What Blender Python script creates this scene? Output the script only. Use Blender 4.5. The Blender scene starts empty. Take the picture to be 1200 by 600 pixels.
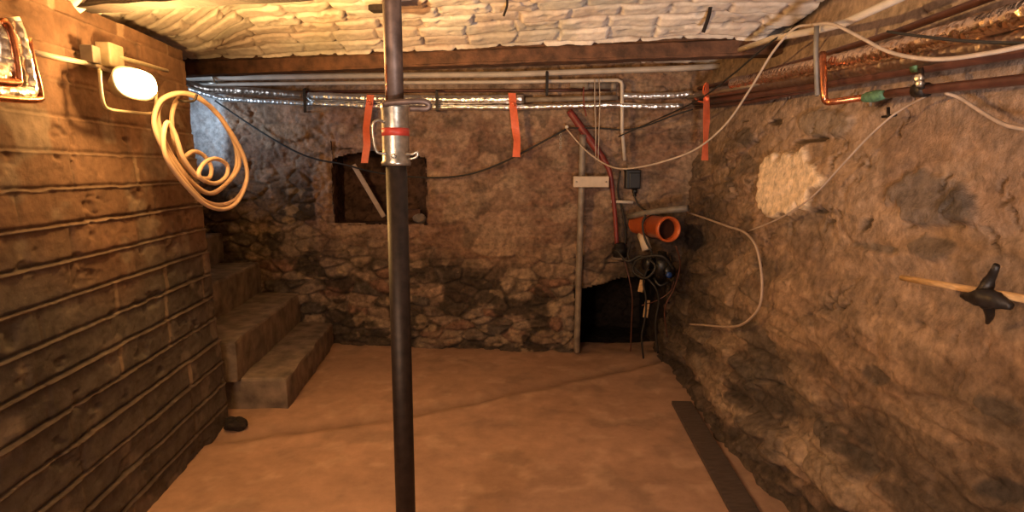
import bpy, math, random
import numpy as np
from mathutils import Vector, Matrix

# ------------------------------------------------------------------ camera, world, lights, exposure
SC = bpy.context.scene
COL = SC.collection
EYE = np.array([0.0, 0.0, 1.5]); PITCH = math.radians(8.13); FPX = 700.0
cam_d = bpy.data.cameras.new('camera'); cam = bpy.data.objects.new('camera', cam_d); COL.objects.link(cam)
cam.location = EYE; cam.rotation_euler = (math.radians(90) - PITCH, 0, 0)
cam_d.sensor_width = 36; cam_d.lens = 36 * FPX / 1200; cam_d.clip_start = 0.02
SC.camera = cam
SC.view_settings.view_transform = 'Standard'; SC.view_settings.look = 'None'
SC.view_settings.gamma = 1; SC.view_settings.use_curve_mapping = False
SC.view_settings.exposure = 0.0

W = bpy.data.worlds.new('world'); SC.world = W; W.use_nodes = True
W.node_tree.nodes['Background'].inputs[0].default_value = (1.0, 0.74, 0.60, 1)
W.node_tree.nodes['Background'].inputs[1].default_value = 0.03

def area(name, loc, target, size, power, color, size_y=None):
    l = bpy.data.lights.new(name, 'AREA'); l.energy = power; l.color = color; l.size = size
    if size_y: l.shape = 'RECTANGLE'; l.size_y = size_y
    o = bpy.data.objects.new(name, l); COL.objects.link(o); o.location = loc
    d = Vector(target) - Vector(loc); o.rotation_euler = d.to_track_quat('-Z', 'Y').to_euler()
    return o
# unseen fill light added behind the photographer, and the daylight that comes down the stairwell on the left
area('rear_fill_light', (-1.15, -0.95, 1.80), (0.9, 2.6, 0.7), 0.9, 42, (1.0, 0.66, 0.43)).data.spread = math.radians(115)
area('stairwell_daylight', (-3.5, 4.35, 1.9), (-2.4, 4.9, 1.9), 0.4, 2.4, (0.62, 0.80, 1.0)).data.spread = math.radians(50)
LAMP_POWER = 26; REFLECTOR_POWER = 62; LAMP_COLOR = (1.0, 0.55, 0.17)
# unseen spot added low behind the photographer to brighten the vault
sl0 = bpy.data.lights.new('vault_fill_light', 'SPOT'); sl0.energy = 250; sl0.color = (1.0, 0.91, 0.86); sl0.spot_size = math.radians(70); sl0.spot_blend = 1.0; sl0.shadow_soft_size = .12
slo = bpy.data.objects.new('vault_fill_light', sl0); COL.objects.link(slo); slo.location = (0.45, -0.15, 0.75)
slo.rotation_euler = (Vector((0.75, 2.85, 2.6)) - slo.location).to_track_quat('-Z', 'Y').to_euler()

# ------------------------------------------------------------------ view rays to points on the real surfaces
cT, sT = math.cos(PITCH), math.sin(PITCH)
def ray(px, py):
    dx, dy = px - 600.0, 300.0 - py
    return np.array([dx, FPX * cT + dy * sT, -FPX * sT + dy * cT])
def back_y(x): return 4.89 - 0.11 * x
def on_back(px, py, off=0.0):
    d = ray(px, py); t = (4.89 - off) / (d[1] + 0.11 * d[0]); return EYE + d * t
def right_x(z): return 1.27 + 0.24 * np.clip(z, -1, 3) / 2.1
def on_right(px, py, off=0.0):
    d = ray(px, py)
    # X = 1.27 + k z - off ; z = 1.5 + dz t ; X = dx t
    k = 0.24 / 2.1
    t = (1.27 - off + k * 1.5) / (d[0] - k * d[2]); return EYE + d * t
def left_x(y, z): return -1.57 - 0.097 * (y - 1.83) - 0.045 * z
def on_left(px, py, off=0.0):
    d = ray(px, py)
    # dx t = -1.57 - .097 (dy t - 1.83) - .045 (1.5 + dz t) + off
    t = (-1.57 + 0.097 * 1.83 - 0.0675 + off) / (d[0] + 0.097 * d[1] + 0.045 * d[2]); return EYE + d * t
def at_y(px, py, y):
    d = ray(px, py); return EYE + d * (y / d[1])
def at_z(px, py, z):
    d = ray(px, py); return EYE + d * ((z - 1.5) / d[2])

# ------------------------------------------------------------------ numpy noise
def _h(ix, iy, s):
    n = (ix.astype(np.int64) * 374761393 + iy.astype(np.int64) * 668265263 + s * 1274126177) & 0xffffffff
    n = ((n ^ (n >> 13)) * 1274126177) & 0xffffffff
    n = ((n ^ (n >> 16)) * 2246822519) & 0xffffffff
    return ((n ^ (n >> 15)) & 0xffffff) / float(0xffffff)
def vn(x, y, s=0):
    ix, iy = np.floor(x), np.floor(y); fx, fy = x - ix, y - iy
    fx = fx * fx * (3 - 2 * fx); fy = fy * fy * (3 - 2 * fy)
    a, b, c, d = _h(ix, iy, s), _h(ix + 1, iy, s), _h(ix, iy + 1, s), _h(ix + 1, iy + 1, s)
    return (a * (1 - fx) + b * fx) * (1 - fy) + (c * (1 - fx) + d * fx) * fy
def fbm(x, y, s=0, o=4):
    r = 0; a = 0.5; t = 0
    for k in range(o):
        r = r + a * vn(x * 2 ** k, y * 2 ** k, s + k * 17); t += a; a *= 0.5
    return r / t
def worley(x, y, s=0, jit=0.8):
    ix, iy = np.floor(x), np.floor(y)
    f1 = np.full(x.shape, 9.0); f2 = np.full(x.shape, 9.0); idc = np.zeros(x.shape)
    for a in (-1, 0, 1):
        for b in (-1, 0, 1):
            cx, cy = ix + a, iy + b
            px = cx + .5 + jit * (_h(cx, cy, s) - .5); py = cy + .5 + jit * (_h(cx, cy, s + 5) - .5)
            d = np.hypot(px - x, py - y); n = _h(cx, cy, s + 9)
            c = d < f1
            f2 = np.where(c, f1, np.minimum(f2, d)); idc = np.where(c, n, idc); f1 = np.where(c, d, f1)
    return f1, f2, idc
def ss(a, b, x):
    t = np.clip((x - a) / (b - a), 0, 1); return t * t * (3 - 2 * t)
def mix(a, b, t): return a * (1 - t[..., None]) + np.array(b) * t[..., None] if not isinstance(b, np.ndarray) or b.ndim == 1 else a * (1 - t[..., None]) + b * t[..., None]

# ------------------------------------------------------------------ materials
def node_mat(name):
    m = bpy.data.materials.new(name); m.use_nodes = True
    return m, m.node_tree.nodes, m.node_tree.links, m.node_tree.nodes['Principled BSDF']
def mat(name, color, rough=0.7, metal=0.0, var=0.35, scale=30, bump=0.3, bscale=None, dist=0.003, stretch=None, c2=None):
    m, n, l, b = node_mat(name)
    tc = n.new('ShaderNodeTexCoord'); src = tc.outputs['Object']
    if stretch:
        mp = n.new('ShaderNodeMapping'); mp.inputs['Scale'].default_value = stretch; l.new(src, mp.inputs[0]); src = mp.outputs[0]
    nz = n.new('ShaderNodeTexNoise'); nz.inputs['Scale'].default_value = scale; nz.inputs['Detail'].default_value = 6
    l.new(src, nz.inputs['Vector'])
    r = n.new('ShaderNodeValToRGB'); r.color_ramp.elements[0].position = .32; r.color_ramp.elements[1].position = .68
    r.color_ramp.elements[0].color = [*(np.array(c2) if c2 else np.array(color) * (1 - var)), 1]
    r.color_ramp.elements[1].color = [*np.clip(np.array(color) * (1 + var * .3), 0, 1), 1]
    l.new(nz.outputs[0], r.inputs[0]); l.new(r.outputs[0], b.inputs['Base Color'])
    b.inputs['Roughness'].default_value = rough; b.inputs['Metallic'].default_value = metal
    if bump:
        n2 = n.new('ShaderNodeTexNoise'); n2.inputs['Scale'].default_value = bscale or scale * 2; n2.inputs['Detail'].default_value = 5
        l.new(src, n2.inputs['Vector'])
        bp = n.new('ShaderNodeBump'); bp.inputs['Strength'].default_value = bump; bp.inputs['Distance'].default_value = dist
        l.new(n2.outputs[0], bp.inputs['Height']); l.new(bp.outputs[0], b.inputs['Normal'])
    return m
def surf_mat(name, rough=0.9, var=0.45, scale=24, bump=0.85, dist=0.014, spec=0.25):
    """masonry: colour of each stone from the mesh, grain and pits from noise"""
    m, n, l, b = node_mat(name)
    at = n.new('ShaderNodeAttribute'); at.attribute_name = 'stone_colour'
    tc = n.new('ShaderNodeTexCoord')
    nz = n.new('ShaderNodeTexNoise'); nz.inputs['Scale'].default_value = scale; nz.inputs['Detail'].default_value = 8; nz.inputs['Roughness'].default_value = .65
    l.new(tc.outputs['Object'], nz.inputs['Vector'])
    mr = n.new('ShaderNodeMapRange'); mr.inputs[1].default_value = .3; mr.inputs[2].default_value = .7
    mr.inputs[3].default_value = 1 - var; mr.inputs[4].default_value = 1 + var
    l.new(nz.outputs[0], mr.inputs[0])
    vm = n.new('ShaderNodeVectorMath'); vm.operation = 'SCALE'
    l.new(at.outputs['Color'], vm.inputs[0]); l.new(mr.outputs[0], vm.inputs['Scale'])
    l.new(vm.outputs[0], b.inputs['Base Color'])
    b.inputs['Roughness'].default_value = rough; b.inputs['Specular IOR Level'].default_value = spec
    n2 = n.new('ShaderNodeTexNoise'); n2.inputs['Scale'].default_value = scale * 2.2; n2.inputs['Detail'].default_value = 9; n2.inputs['Roughness'].default_value = .7
    l.new(tc.outputs['Object'], n2.inputs['Vector'])
    bp = n.new('ShaderNodeBump'); bp.inputs['Strength'].default_value = bump; bp.inputs['Distance'].default_value = dist
    l.new(n2.outputs[0], bp.inputs['Height']); l.new(bp.outputs[0], b.inputs['Normal'])
    return m
def foil_mat(name, color=(.86, .84, .82), rough=.36):
    m, n, l, b = node_mat(name)
    b.inputs['Base Color'].default_value = (*color, 1); b.inputs['Metallic'].default_value = 1; b.inputs['Roughness'].default_value = rough
    tc = n.new('ShaderNodeTexCoord')
    v = n.new('ShaderNodeTexVoronoi'); v.inputs['Scale'].default_value = 38; l.new(tc.outputs['Object'], v.inputs['Vector'])
    z = n.new('ShaderNodeTexNoise'); z.inputs['Scale'].default_value = 25; z.inputs['Detail'].default_value = 4; l.new(tc.outputs['Object'], z.inputs['Vector'])
    a = n.new('ShaderNodeMath'); l.new(v.outputs['Distance'], a.inputs[0]); l.new(z.outputs[0], a.inputs[1])
    bp = n.new('ShaderNodeBump'); bp.inputs['Strength'].default_value = .5; bp.inputs['Distance'].default_value = .010
    l.new(a.outputs[0], bp.inputs['Height']); l.new(bp.outputs[0], b.inputs['Normal'])
    return m
def emit_mat(name, color, s):
    m, n, l, b = node_mat(name)
    b.inputs['Base Color'].default_value = (1, .9, .7, 1); b.inputs['Emission Color'].default_value = (*color, 1); b.inputs['Emission Strength'].default_value = s
    nz = n.new('ShaderNodeTexNoise'); nz.inputs['Scale'].default_value = 8
    return m
M = dict(
    rubble=surf_mat('rubble_masonry'), block=surf_mat('block_masonry', var=.28, scale=16, bump=.55, dist=.008),
    brick=surf_mat('whitewashed_brick', var=.14, scale=30, bump=.5, dist=.006),
    dust=surf_mat('dusty_floor', var=.16, scale=9, bump=.35, dist=.006),
    earth=mat('dark_earth', (.02, .013, .009), .95, bump=.6, scale=12, dist=.01),
    beam=mat('rusty_beam', (.12, .054, .030), .85, .0, .6, 14, .7, 60, .006, (1, 1, 1)),
    darkbeam=mat('dark_rusty_beam', (.022, .013, .010), .9, .0, .6, 14, .7, 60, .006),
    concrete=mat('step_concrete', (.27, .205, .155), .9, 0, .4, 9, .6, 40, .006, c2=(.12, .09, .07)),
    prop_dark=mat('dark_rusted_steel', (.034, .021, .016), .55, .4, .5, 40, .4, 120, .001),
    prop_mid=mat('brown_grey_steel', (.17, .115, .095), .5, .55, .45, 30, .4, 120, .001),
    galv=mat('galvanised_steel', (.52, .47, .40), .33, .85, .35, 60, .3, 150, .001),
    redband=mat('red_band', (.50, .05, .03), .5, 0, .25, 60, .1),
    iron=mat('black_iron', (.03, .022, .018), .5, .5, .4, 50, .5, 120, .002),
    black=mat('black_plastic', (.012, .011, .011), .4, 0, .3, 40, .1),
    rubber=mat('black_rubber', (.02, .017, .015), .6, 0, .3, 40, .2),
    hose=mat('pale_rubber_hose', (.72, .50, .34), .45, 0, .2, 10, .15, 80, .001),
    orange=mat('orange_pvc', (.52, .11, .030), .35, 0, .25, 14, .1),
    orange_in=mat('dark_orange_pvc', (.10, .028, .012), .7, 0, .4, 14, .2),
    ribbon=mat('fluorescent_orange_tape', (1.0, .21, .09), .45, 0, .12, 30, .1),
    foil=foil_mat('aluminium_foil', (.97, .95, .92), .34), foil_dull=foil_mat('dull_foil', (.45, .34, .27), .38), foil_brown=foil_mat('brown_foil', (.92, .66, .46), .22),
    copper=mat('copper_pipe', (.80, .30, .15), .25, .95, .45, 40, .35, 60, .002),
    oxide=mat('brown_painted_pipe', (.13, .052, .036), .38, .35, .4, 18, .25, 80, .001),
    greypipe=mat('grey_painted_pipe', (.30, .25, .20), .5, 0, .3, 12, .2, 60, .001, c2=(.15, .11, .085)),
    palepipe=mat('pale_plastic_pipe', (.62, .54, .46), .45, 0, .2, 10, .1),
    greyplastic=mat('grey_plastic_pipe', (.20, .17, .14), .5, 0, .3, 18, .2),
    verdigris=mat('verdigris', (.10, .22, .13), .7, .2, .5, 60, .6, 90, .003),
    cable=mat('grey_cable', (.42, .31, .24), .55, 0, .2, 20, .1),
    thin=mat('pale_cable', (.50, .40, .32), .55, 0, .2, 20, .1),
    wood=mat('pale_wood', (.62, .38, .18), .7, 0, .4, 20, .4, 60, .002, (1, 1, 6)),
    board=mat('dark_board', (.085, .06, .05), .7, 0, .4, 18, .4, 60, .002, (1, 5, 1)),
    redhose=mat('dull_red_hose', (.22, .035, .028), .5, 0, .3, 20, .1),
    boxw=mat('cream_plastic', (.62, .50, .38), .5, 0, .15, 20, .05),
    lampbody=mat('lamp_aluminium', (.45, .38, .26), .5, .4, .2, 40, .2),
    lampglass=emit_mat('lit_lamp_glass', (1.0, .80, .42), 14),
    blue=mat('blue_plastic', (.02, .06, .25), .35, 0, .2, 20, .05),
    white=mat('white_plastic', (.8, .76, .7), .4, 0, .1, 20, .05),
)

# ------------------------------------------------------------------ mesh helpers
def link(name, me, m, parent=None):
    o = bpy.data.objects.new(name, me); COL.objects.link(o)
    if m: me.materials.append(m)
    if parent: o.parent = parent
    return o
class MB:
    def __init__(s): s.v = []; s.f = []; s.smooth = []
    def add(s, vs, fs, smooth=True):
        b = len(s.v); s.v += [tuple(map(float, v)) for v in vs]; s.f += [tuple(i + b for i in f) for f in fs]; s.smooth += [smooth] * len(fs)
        return s
    def build(s, name, m, parent=None, bevel=0):
        me = bpy.data.meshes.new(name)
        org = np.zeros(3)
        vs = s.v
        o = link(name, me, m, parent)
        if parent is None:
            a = np.array(vs); lo, hi = a.min(0), a.max(0); org = np.array([(lo[0] + hi[0]) / 2, (lo[1] + hi[1]) / 2, lo[2]]); vs = [tuple(x) for x in a - org]
            o.location = org
        else:
            pl = np.array(parent_world(parent)); vs = [tuple(np.array(x) - pl) for x in vs]
        me.from_pydata(vs, [], s.f); me.polygons.foreach_set('use_smooth', s.smooth); me.update()
        if bevel:
            md = o.modifiers.new('bevel', 'BEVEL'); md.width = bevel; md.segments = 2; md.limit_method = 'ANGLE'
        return o
    def tube(s, pts, r, seg=12, sm=0, cap=True, crinkle=0, seed=1, flat=1.0):
        P = [np.array(p, float) for p in pts]
        R = list(r) if hasattr(r, '__len__') else [r] * len(P)
        if sm:
            Q = []; RR = []
            n = len(P)
            for i in range(n - 1):
                p0 = P[i - 1] if i > 0 else 2 * P[0] - P[1]; p3 = P[i + 2] if i + 2 < n else 2 * P[-1] - P[-2]
                for k in range(sm):
                    t = k / sm; a, b = P[i], P[i + 1]
                    Q.append(.5 * ((2 * a) + (-p0 + b) * t + (2 * p0 - 5 * a + 4 * b - p3) * t * t + (-p0 + 3 * a - 3 * b + p3) * t ** 3))
                    RR.append(R[i] * (1 - t) + R[i + 1] * t)
            Q.append(P[-1]); RR.append(R[-1]); P, R = Q, RR
        if crinkle:
            Q = []; RR = []
            for i in range(len(P) - 1):
                L = np.linalg.norm(P[i + 1] - P[i]); k = max(1, int(L / .03))
                for j in range(k): Q.append(P[i] + (P[i + 1] - P[i]) * j / k); RR.append(R[i])
            Q.append(P[-1]); RR.append(R[-1]); P, R = Q, RR
        rnd = random.Random(seed)
        n = len(P); T = []
        for i in range(n):
            d = P[min(i + 1, n - 1)] - P[max(i - 1, 0)]; T.append(d / (np.linalg.norm(d) + 1e-9))
        up = np.array([0, 0, 1.0]) if abs(T[0][2]) < .9 else np.array([0, 1.0, 0])
        nrm = np.cross(T[0], up); nrm /= np.linalg.norm(nrm)
        vs = []; fs = []
        for i in range(n):
            nrm = nrm - T[i] * np.dot(nrm, T[i]); nrm /= np.linalg.norm(nrm); bi = np.cross(T[i], nrm)
            for k in range(seg):
                a = 2 * math.pi * k / seg
                rr = R[i] * (1 + (rnd.uniform(-crinkle, crinkle) if crinkle else 0))
                vs.append(P[i] + (nrm * math.cos(a) + bi * math.sin(a) * flat) * rr)
        for i in range(n - 1):
            for k in range(seg):
                a = i * seg + k; b = i * seg + (k + 1) % seg
                fs.append((a, b, b + seg, a + seg))
        if cap:
            fs.append(tuple(range(seg))[::-1]); fs.append(tuple((n - 1) * seg + k for k in range(seg)))
        return s.add(vs, fs)
    def box(s, c, size, ax=None, taper=1.0):
        """box centred at c, size along axes ax (3 unit vectors)"""
        c = np.array(c, float); A = np.eye(3) if ax is None else np.array([np.array(a, float) / np.linalg.norm(a) for a in ax])
        vs = []
        for k in (-1, 1):
            for j in (-1, 1):
                for i in (-1, 1):
                    t = taper if k > 0 else 1
                    vs.append(c + A[0] * i * size[0] / 2 * t + A[1] * j * size[1] / 2 * t + A[2] * k * size[2] / 2)
        return s.add(vs, [(0, 2, 3, 1), (4, 5, 7, 6), (0, 1, 5, 4), (2, 6, 7, 3), (0, 4, 6, 2), (1, 3, 7, 5)], False)
    def lathe(s, p0, axis, prof, seg=24, cap=True):
        """prof: (distance along axis, radius)"""
        p0 = np.array(p0, float); T = np.array(axis, float); T /= np.linalg.norm(T)
        up = np.array([0, 0, 1.0]) if abs(T[2]) < .9 else np.array([0, 1.0, 0])
        n = np.cross(T, up); n /= np.linalg.norm(n); b = np.cross(T, n)
        vs = []; fs = []
        for (d, r) in prof:
            for k in range(seg):
                a = 2 * math.pi * k / seg; vs.append(p0 + T * d + (n * math.cos(a) + b * math.sin(a)) * r)
        for i in range(len(prof) - 1):
            for k in range(seg):
                a = i * seg + k; c = i * seg + (k + 1) % seg; fs.append((a, c, c + seg, a + seg))
        if cap: fs.append(tuple(range(seg))[::-1]); fs.append(tuple((len(prof) - 1) * seg + k for k in range(seg)))
        return s.add(vs, fs)
def parent_world(o):
    v = Vector((0, 0, 0))
    while o: v += o.location; o = o.parent
    return v
def empty(name, loc):
    o = bpy.data.objects.new(name, None); COL.objects.link(o); o.location = [float(a) for a in loc]; o.empty_display_size = .05; return o
def tag(o, label, cat, group=None):
    o['label'] = label; o['category'] = cat
    if group: o['group'] = group
    return o
def struct(o): o['kind'] = 'structure'; return o
def grid(name, P, C, m, keep=None, flip=False, kind='structure'):
    """P (n,m,3) points, C (n,m,3) stone colours, keep (n-1,m-1) faces kept"""
    n, k = P.shape[:2]
    idx = np.arange(n * k).reshape(n, k)
    q = np.stack([idx[:-1, :-1], idx[1:, :-1], idx[1:, 1:], idx[:-1, 1:]], -1)
    if flip: q = q[..., ::-1]
    q = q[keep] if keep is not None else q.reshape(-1, 4)
    me = bpy.data.meshes.new(name)
    me.vertices.add(n * k); me.vertices.foreach_set('co', P.reshape(-1).astype(np.float32))
    nf = len(q); me.loops.add(nf * 4); me.loops.foreach_set('vertex_index', q.reshape(-1).astype(np.int32))
    me.polygons.add(nf); me.polygons.foreach_set('loop_start', np.arange(0, nf * 4, 4, dtype=np.int32)); me.polygons.foreach_set('loop_total', np.full(nf, 4, dtype=np.int32))
    me.update(calc_edges=True); me.polygons.foreach_set('use_smooth', np.ones(nf, dtype=bool))
    at = me.color_attributes.new('stone_colour', 'FLOAT_COLOR', 'POINT')
    c4 = np.ones((n * k, 4), np.float32); c4[:, :3] = np.clip(C.reshape(-1, 3), 0.003, .95); at.data.foreach_set('color', c4.reshape(-1))
    me.validate()
    o = link(name, me, m)
    if kind: o['kind'] = kind
    return o
def col3(shape, c): return np.ones(shape + (3,)) * np.array(c)

# ------------------------------------------------------------------ FLOOR
def make_floor():
    xs = np.arange(-2.0, 1.75, .02); ys = np.arange(-1.4, 5.1, .02)
    X, Y = np.meshgrid(xs, ys, indexing='ij')
    n = fbm(X * 1.3, Y * 1.3, 3); n2 = fbm(X * 6, Y * 6, 8)
    Z = (n - .5) * .03 + (n2 - .5) * .010
    # shallow filled trench running across the floor
    a = at_z(265, 512, 0); b = at_z(460, 489, 0); c = at_z(600, 458, 0); d = at_z(770, 423, 0)
    px = np.array([a[0], b[0], c[0], d[0]]); py = np.array([a[1], b[1], c[1], d[1]])
    ty = np.interp(X, px, py) + (fbm(X * 4, Y * 0, 5) - .5) * .06
    dt = np.abs(Y - ty); mk = np.exp(-(dt / .075) ** 2) * (X > a[0] - .2) * (.5 + .9 * fbm(X * 5, Y * 5, 12))
    Z -= .022 * mk
    Z += .008 * np.exp(-((Y - ty + .12) / .05) ** 2)
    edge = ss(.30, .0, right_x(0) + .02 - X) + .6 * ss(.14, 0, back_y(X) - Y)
    Z += .025 * edge * n2
    C = col3(X.shape, (.41, .25, .17))
    C = C * (.78 + .44 * fbm(X * 2.2, Y * 2.2, 31))[..., None]
    C = mix(C, (.54, .36, .25), ss(.60, .74, fbm(X * 9, Y * 9, 77)) * .5)
    C = mix(C, (.22, .135, .09), np.clip(mk, 0, 1) * .55)
    C = mix(C, (.20, .135, .10), ss(.60, .72, fbm(X * 5, Y * 5, 55)) * .35)
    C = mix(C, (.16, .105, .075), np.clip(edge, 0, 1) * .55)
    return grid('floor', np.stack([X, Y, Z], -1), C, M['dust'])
make_floor()

# ------------------------------------------------------------------ LEFT WALL: thin courses of block, each stepping out a little below the one above
def make_left():
    ys = np.arange(-1.2, 3.505, .012); zs = np.arange(-0.03, 2.16, .0055)
    Y, Z = np.meshgrid(ys, zs, indexing='ij')
    Hc = .1335
    wob = (fbm(Y * 1.5, Z * 0, 4) - .5) * .012 + (fbm(Y * 9, Z * 2, 6) - .5) * .006
    zz = (Z + wob + .035) / Hc; ci = np.floor(zz); fz = zz - ci           # fz 0 bottom, 1 top
    L = .46; off = _h(ci, ci * 0, 3); yy = Y / L + off + (fbm(Y * 0 + ci, Z * 8, 9) - .5) * .06
    bi = np.floor(yy); fy = yy - bi; bid = _h(bi, ci, 21); bid2 = _h(bi, ci, 22)
    strength = ss(1.70, 1.25, Z) * .75 + .25
    low = .015 * (1 - fz) * 0
    # each course bulges out at its top arris: small ledge that shows as a line
    ledge = np.exp(-((fz - .985) / .035) ** 2) * (.006 + .010 * fbm(Y * 6, ci * 3.1, 71)) * strength
    under = -np.exp(-((fz - .035) / .05) ** 2) * .009 * (.4 + .6 * strength)
    pil = .010 * (bid - .5) * (ss(0, .04, fy) * ss(1, .96, fy))
    vj = np.minimum(fy, 1 - fy) * L; vjm = np.exp(-(vj / .006) ** 2)
    rough = (fbm(Y * 6, Z * 6, 15) - .5) * .010 + (fbm(Y * 30, Z * 30, 25, 3) - .5) * .007
    chips = ss(.66, .80, fbm(Y * 8, Z * 11, 61)) * -.012
    h = ledge + under + pil - vjm * .006 + rough + chips - (ci - 6) * .0012
    # arris at the far corner is broken
    ce = ss(.05, 0, 3.505 - Y) * (.01 + .035 * fbm(Z * 9, Z * 0, 44)); h = h - ce
    # vertical crack lines high up
    for (cy, z0, z1, sd) in ((1.93, 1.62, 2.0, 1), (2.35, 1.50, 1.64, 2), (1.72, 1.46, 1.62, 5)):
        cx = cy + (fbm(Z * 14, Z * 0, sd) - .5) * .10
        h = h - np.exp(-((Y - cx) / .006) ** 2) * ss(z0 - .01, z0 + .01, Z) * ss(z1 + .01, z1 - .01, Z) * .012
    X = left_x(Y, Z) + h
    C = col3(Y.shape, (.185, .105, .068))
    C *= (.80 + .28 * bid)[..., None]
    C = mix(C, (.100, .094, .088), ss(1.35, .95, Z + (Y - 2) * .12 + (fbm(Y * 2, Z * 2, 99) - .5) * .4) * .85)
    C = mix(C, (.075, .062, .054), ss(.48, .66, fbm(Y * 2.6, Z * 3.2, 90)) * ss(1.25, .75, Z) * (.35 + .5 * bid2))
    C = mix(C, (.26, .21, .17), ss(.60, .72, fbm(Y * 5, Z * 6, 94)) * .5)
    C = mix(C, (.25, .19, .145), np.exp(-((fz - .985) / .04) ** 2) * strength * .8)  # lamplight caught on the ledges, painted as a paler line
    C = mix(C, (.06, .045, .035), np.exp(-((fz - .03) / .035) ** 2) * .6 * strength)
    C = mix(C, (.10, .07, .055), vjm * .6)
    C = mix(C, (.40, .29, .20), (vj < .022) * (bid2 > .82) * .5)           # a few wide pale mortar joints
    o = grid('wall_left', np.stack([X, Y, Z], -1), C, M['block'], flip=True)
    # the body of the wall behind its face, with the end that turns to the stair
    mb = MB(); a = left_x(-1.2, 0) - .05; b = left_x(3.49, 0) - .05
    v = []
    for z in (-.03, 2.16):
        dz = -.045 * z
        v += [(a + dz, -1.2, z), (b + dz, 3.49, z), (b - .33, 3.49, z), (a - .33, -1.2, z)]
    mb.add(v, [(0, 1, 2, 3), (7, 6, 5, 4), (0, 4, 5, 1), (1, 5, 6, 2), (2, 6, 7, 3), (3, 7, 4, 0)], False)
    struct(mb.build('wall_left_core', M['concrete']))
make_left()

# ------------------------------------------------------------------ ellipse marks in a wall's own coordinates
def marks(A, B, spec, proj):
    """spec: px centre, half-axes in px, tilt degrees -> mask function in wall coordinates"""
    px, py, rx, ry, tilt = spec
    t = math.radians(tilt)
    c = proj(px, py); e = proj(px + rx * math.cos(t), py + rx * math.sin(t)); f = proj(px - ry * math.sin(t), py + ry * math.cos(t))
    Mx = np.array([[e[0] - c[0], f[0] - c[0]], [e[1] - c[1], f[1] - c[1]]]); I = np.linalg.inv(Mx)
    u = I[0, 0] * (A - c[0]) + I[0, 1] * (B - c[1]); v = I[1, 0] * (A - c[0]) + I[1, 1] * (B - c[1])
    return np.hypot(u, v)

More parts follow.
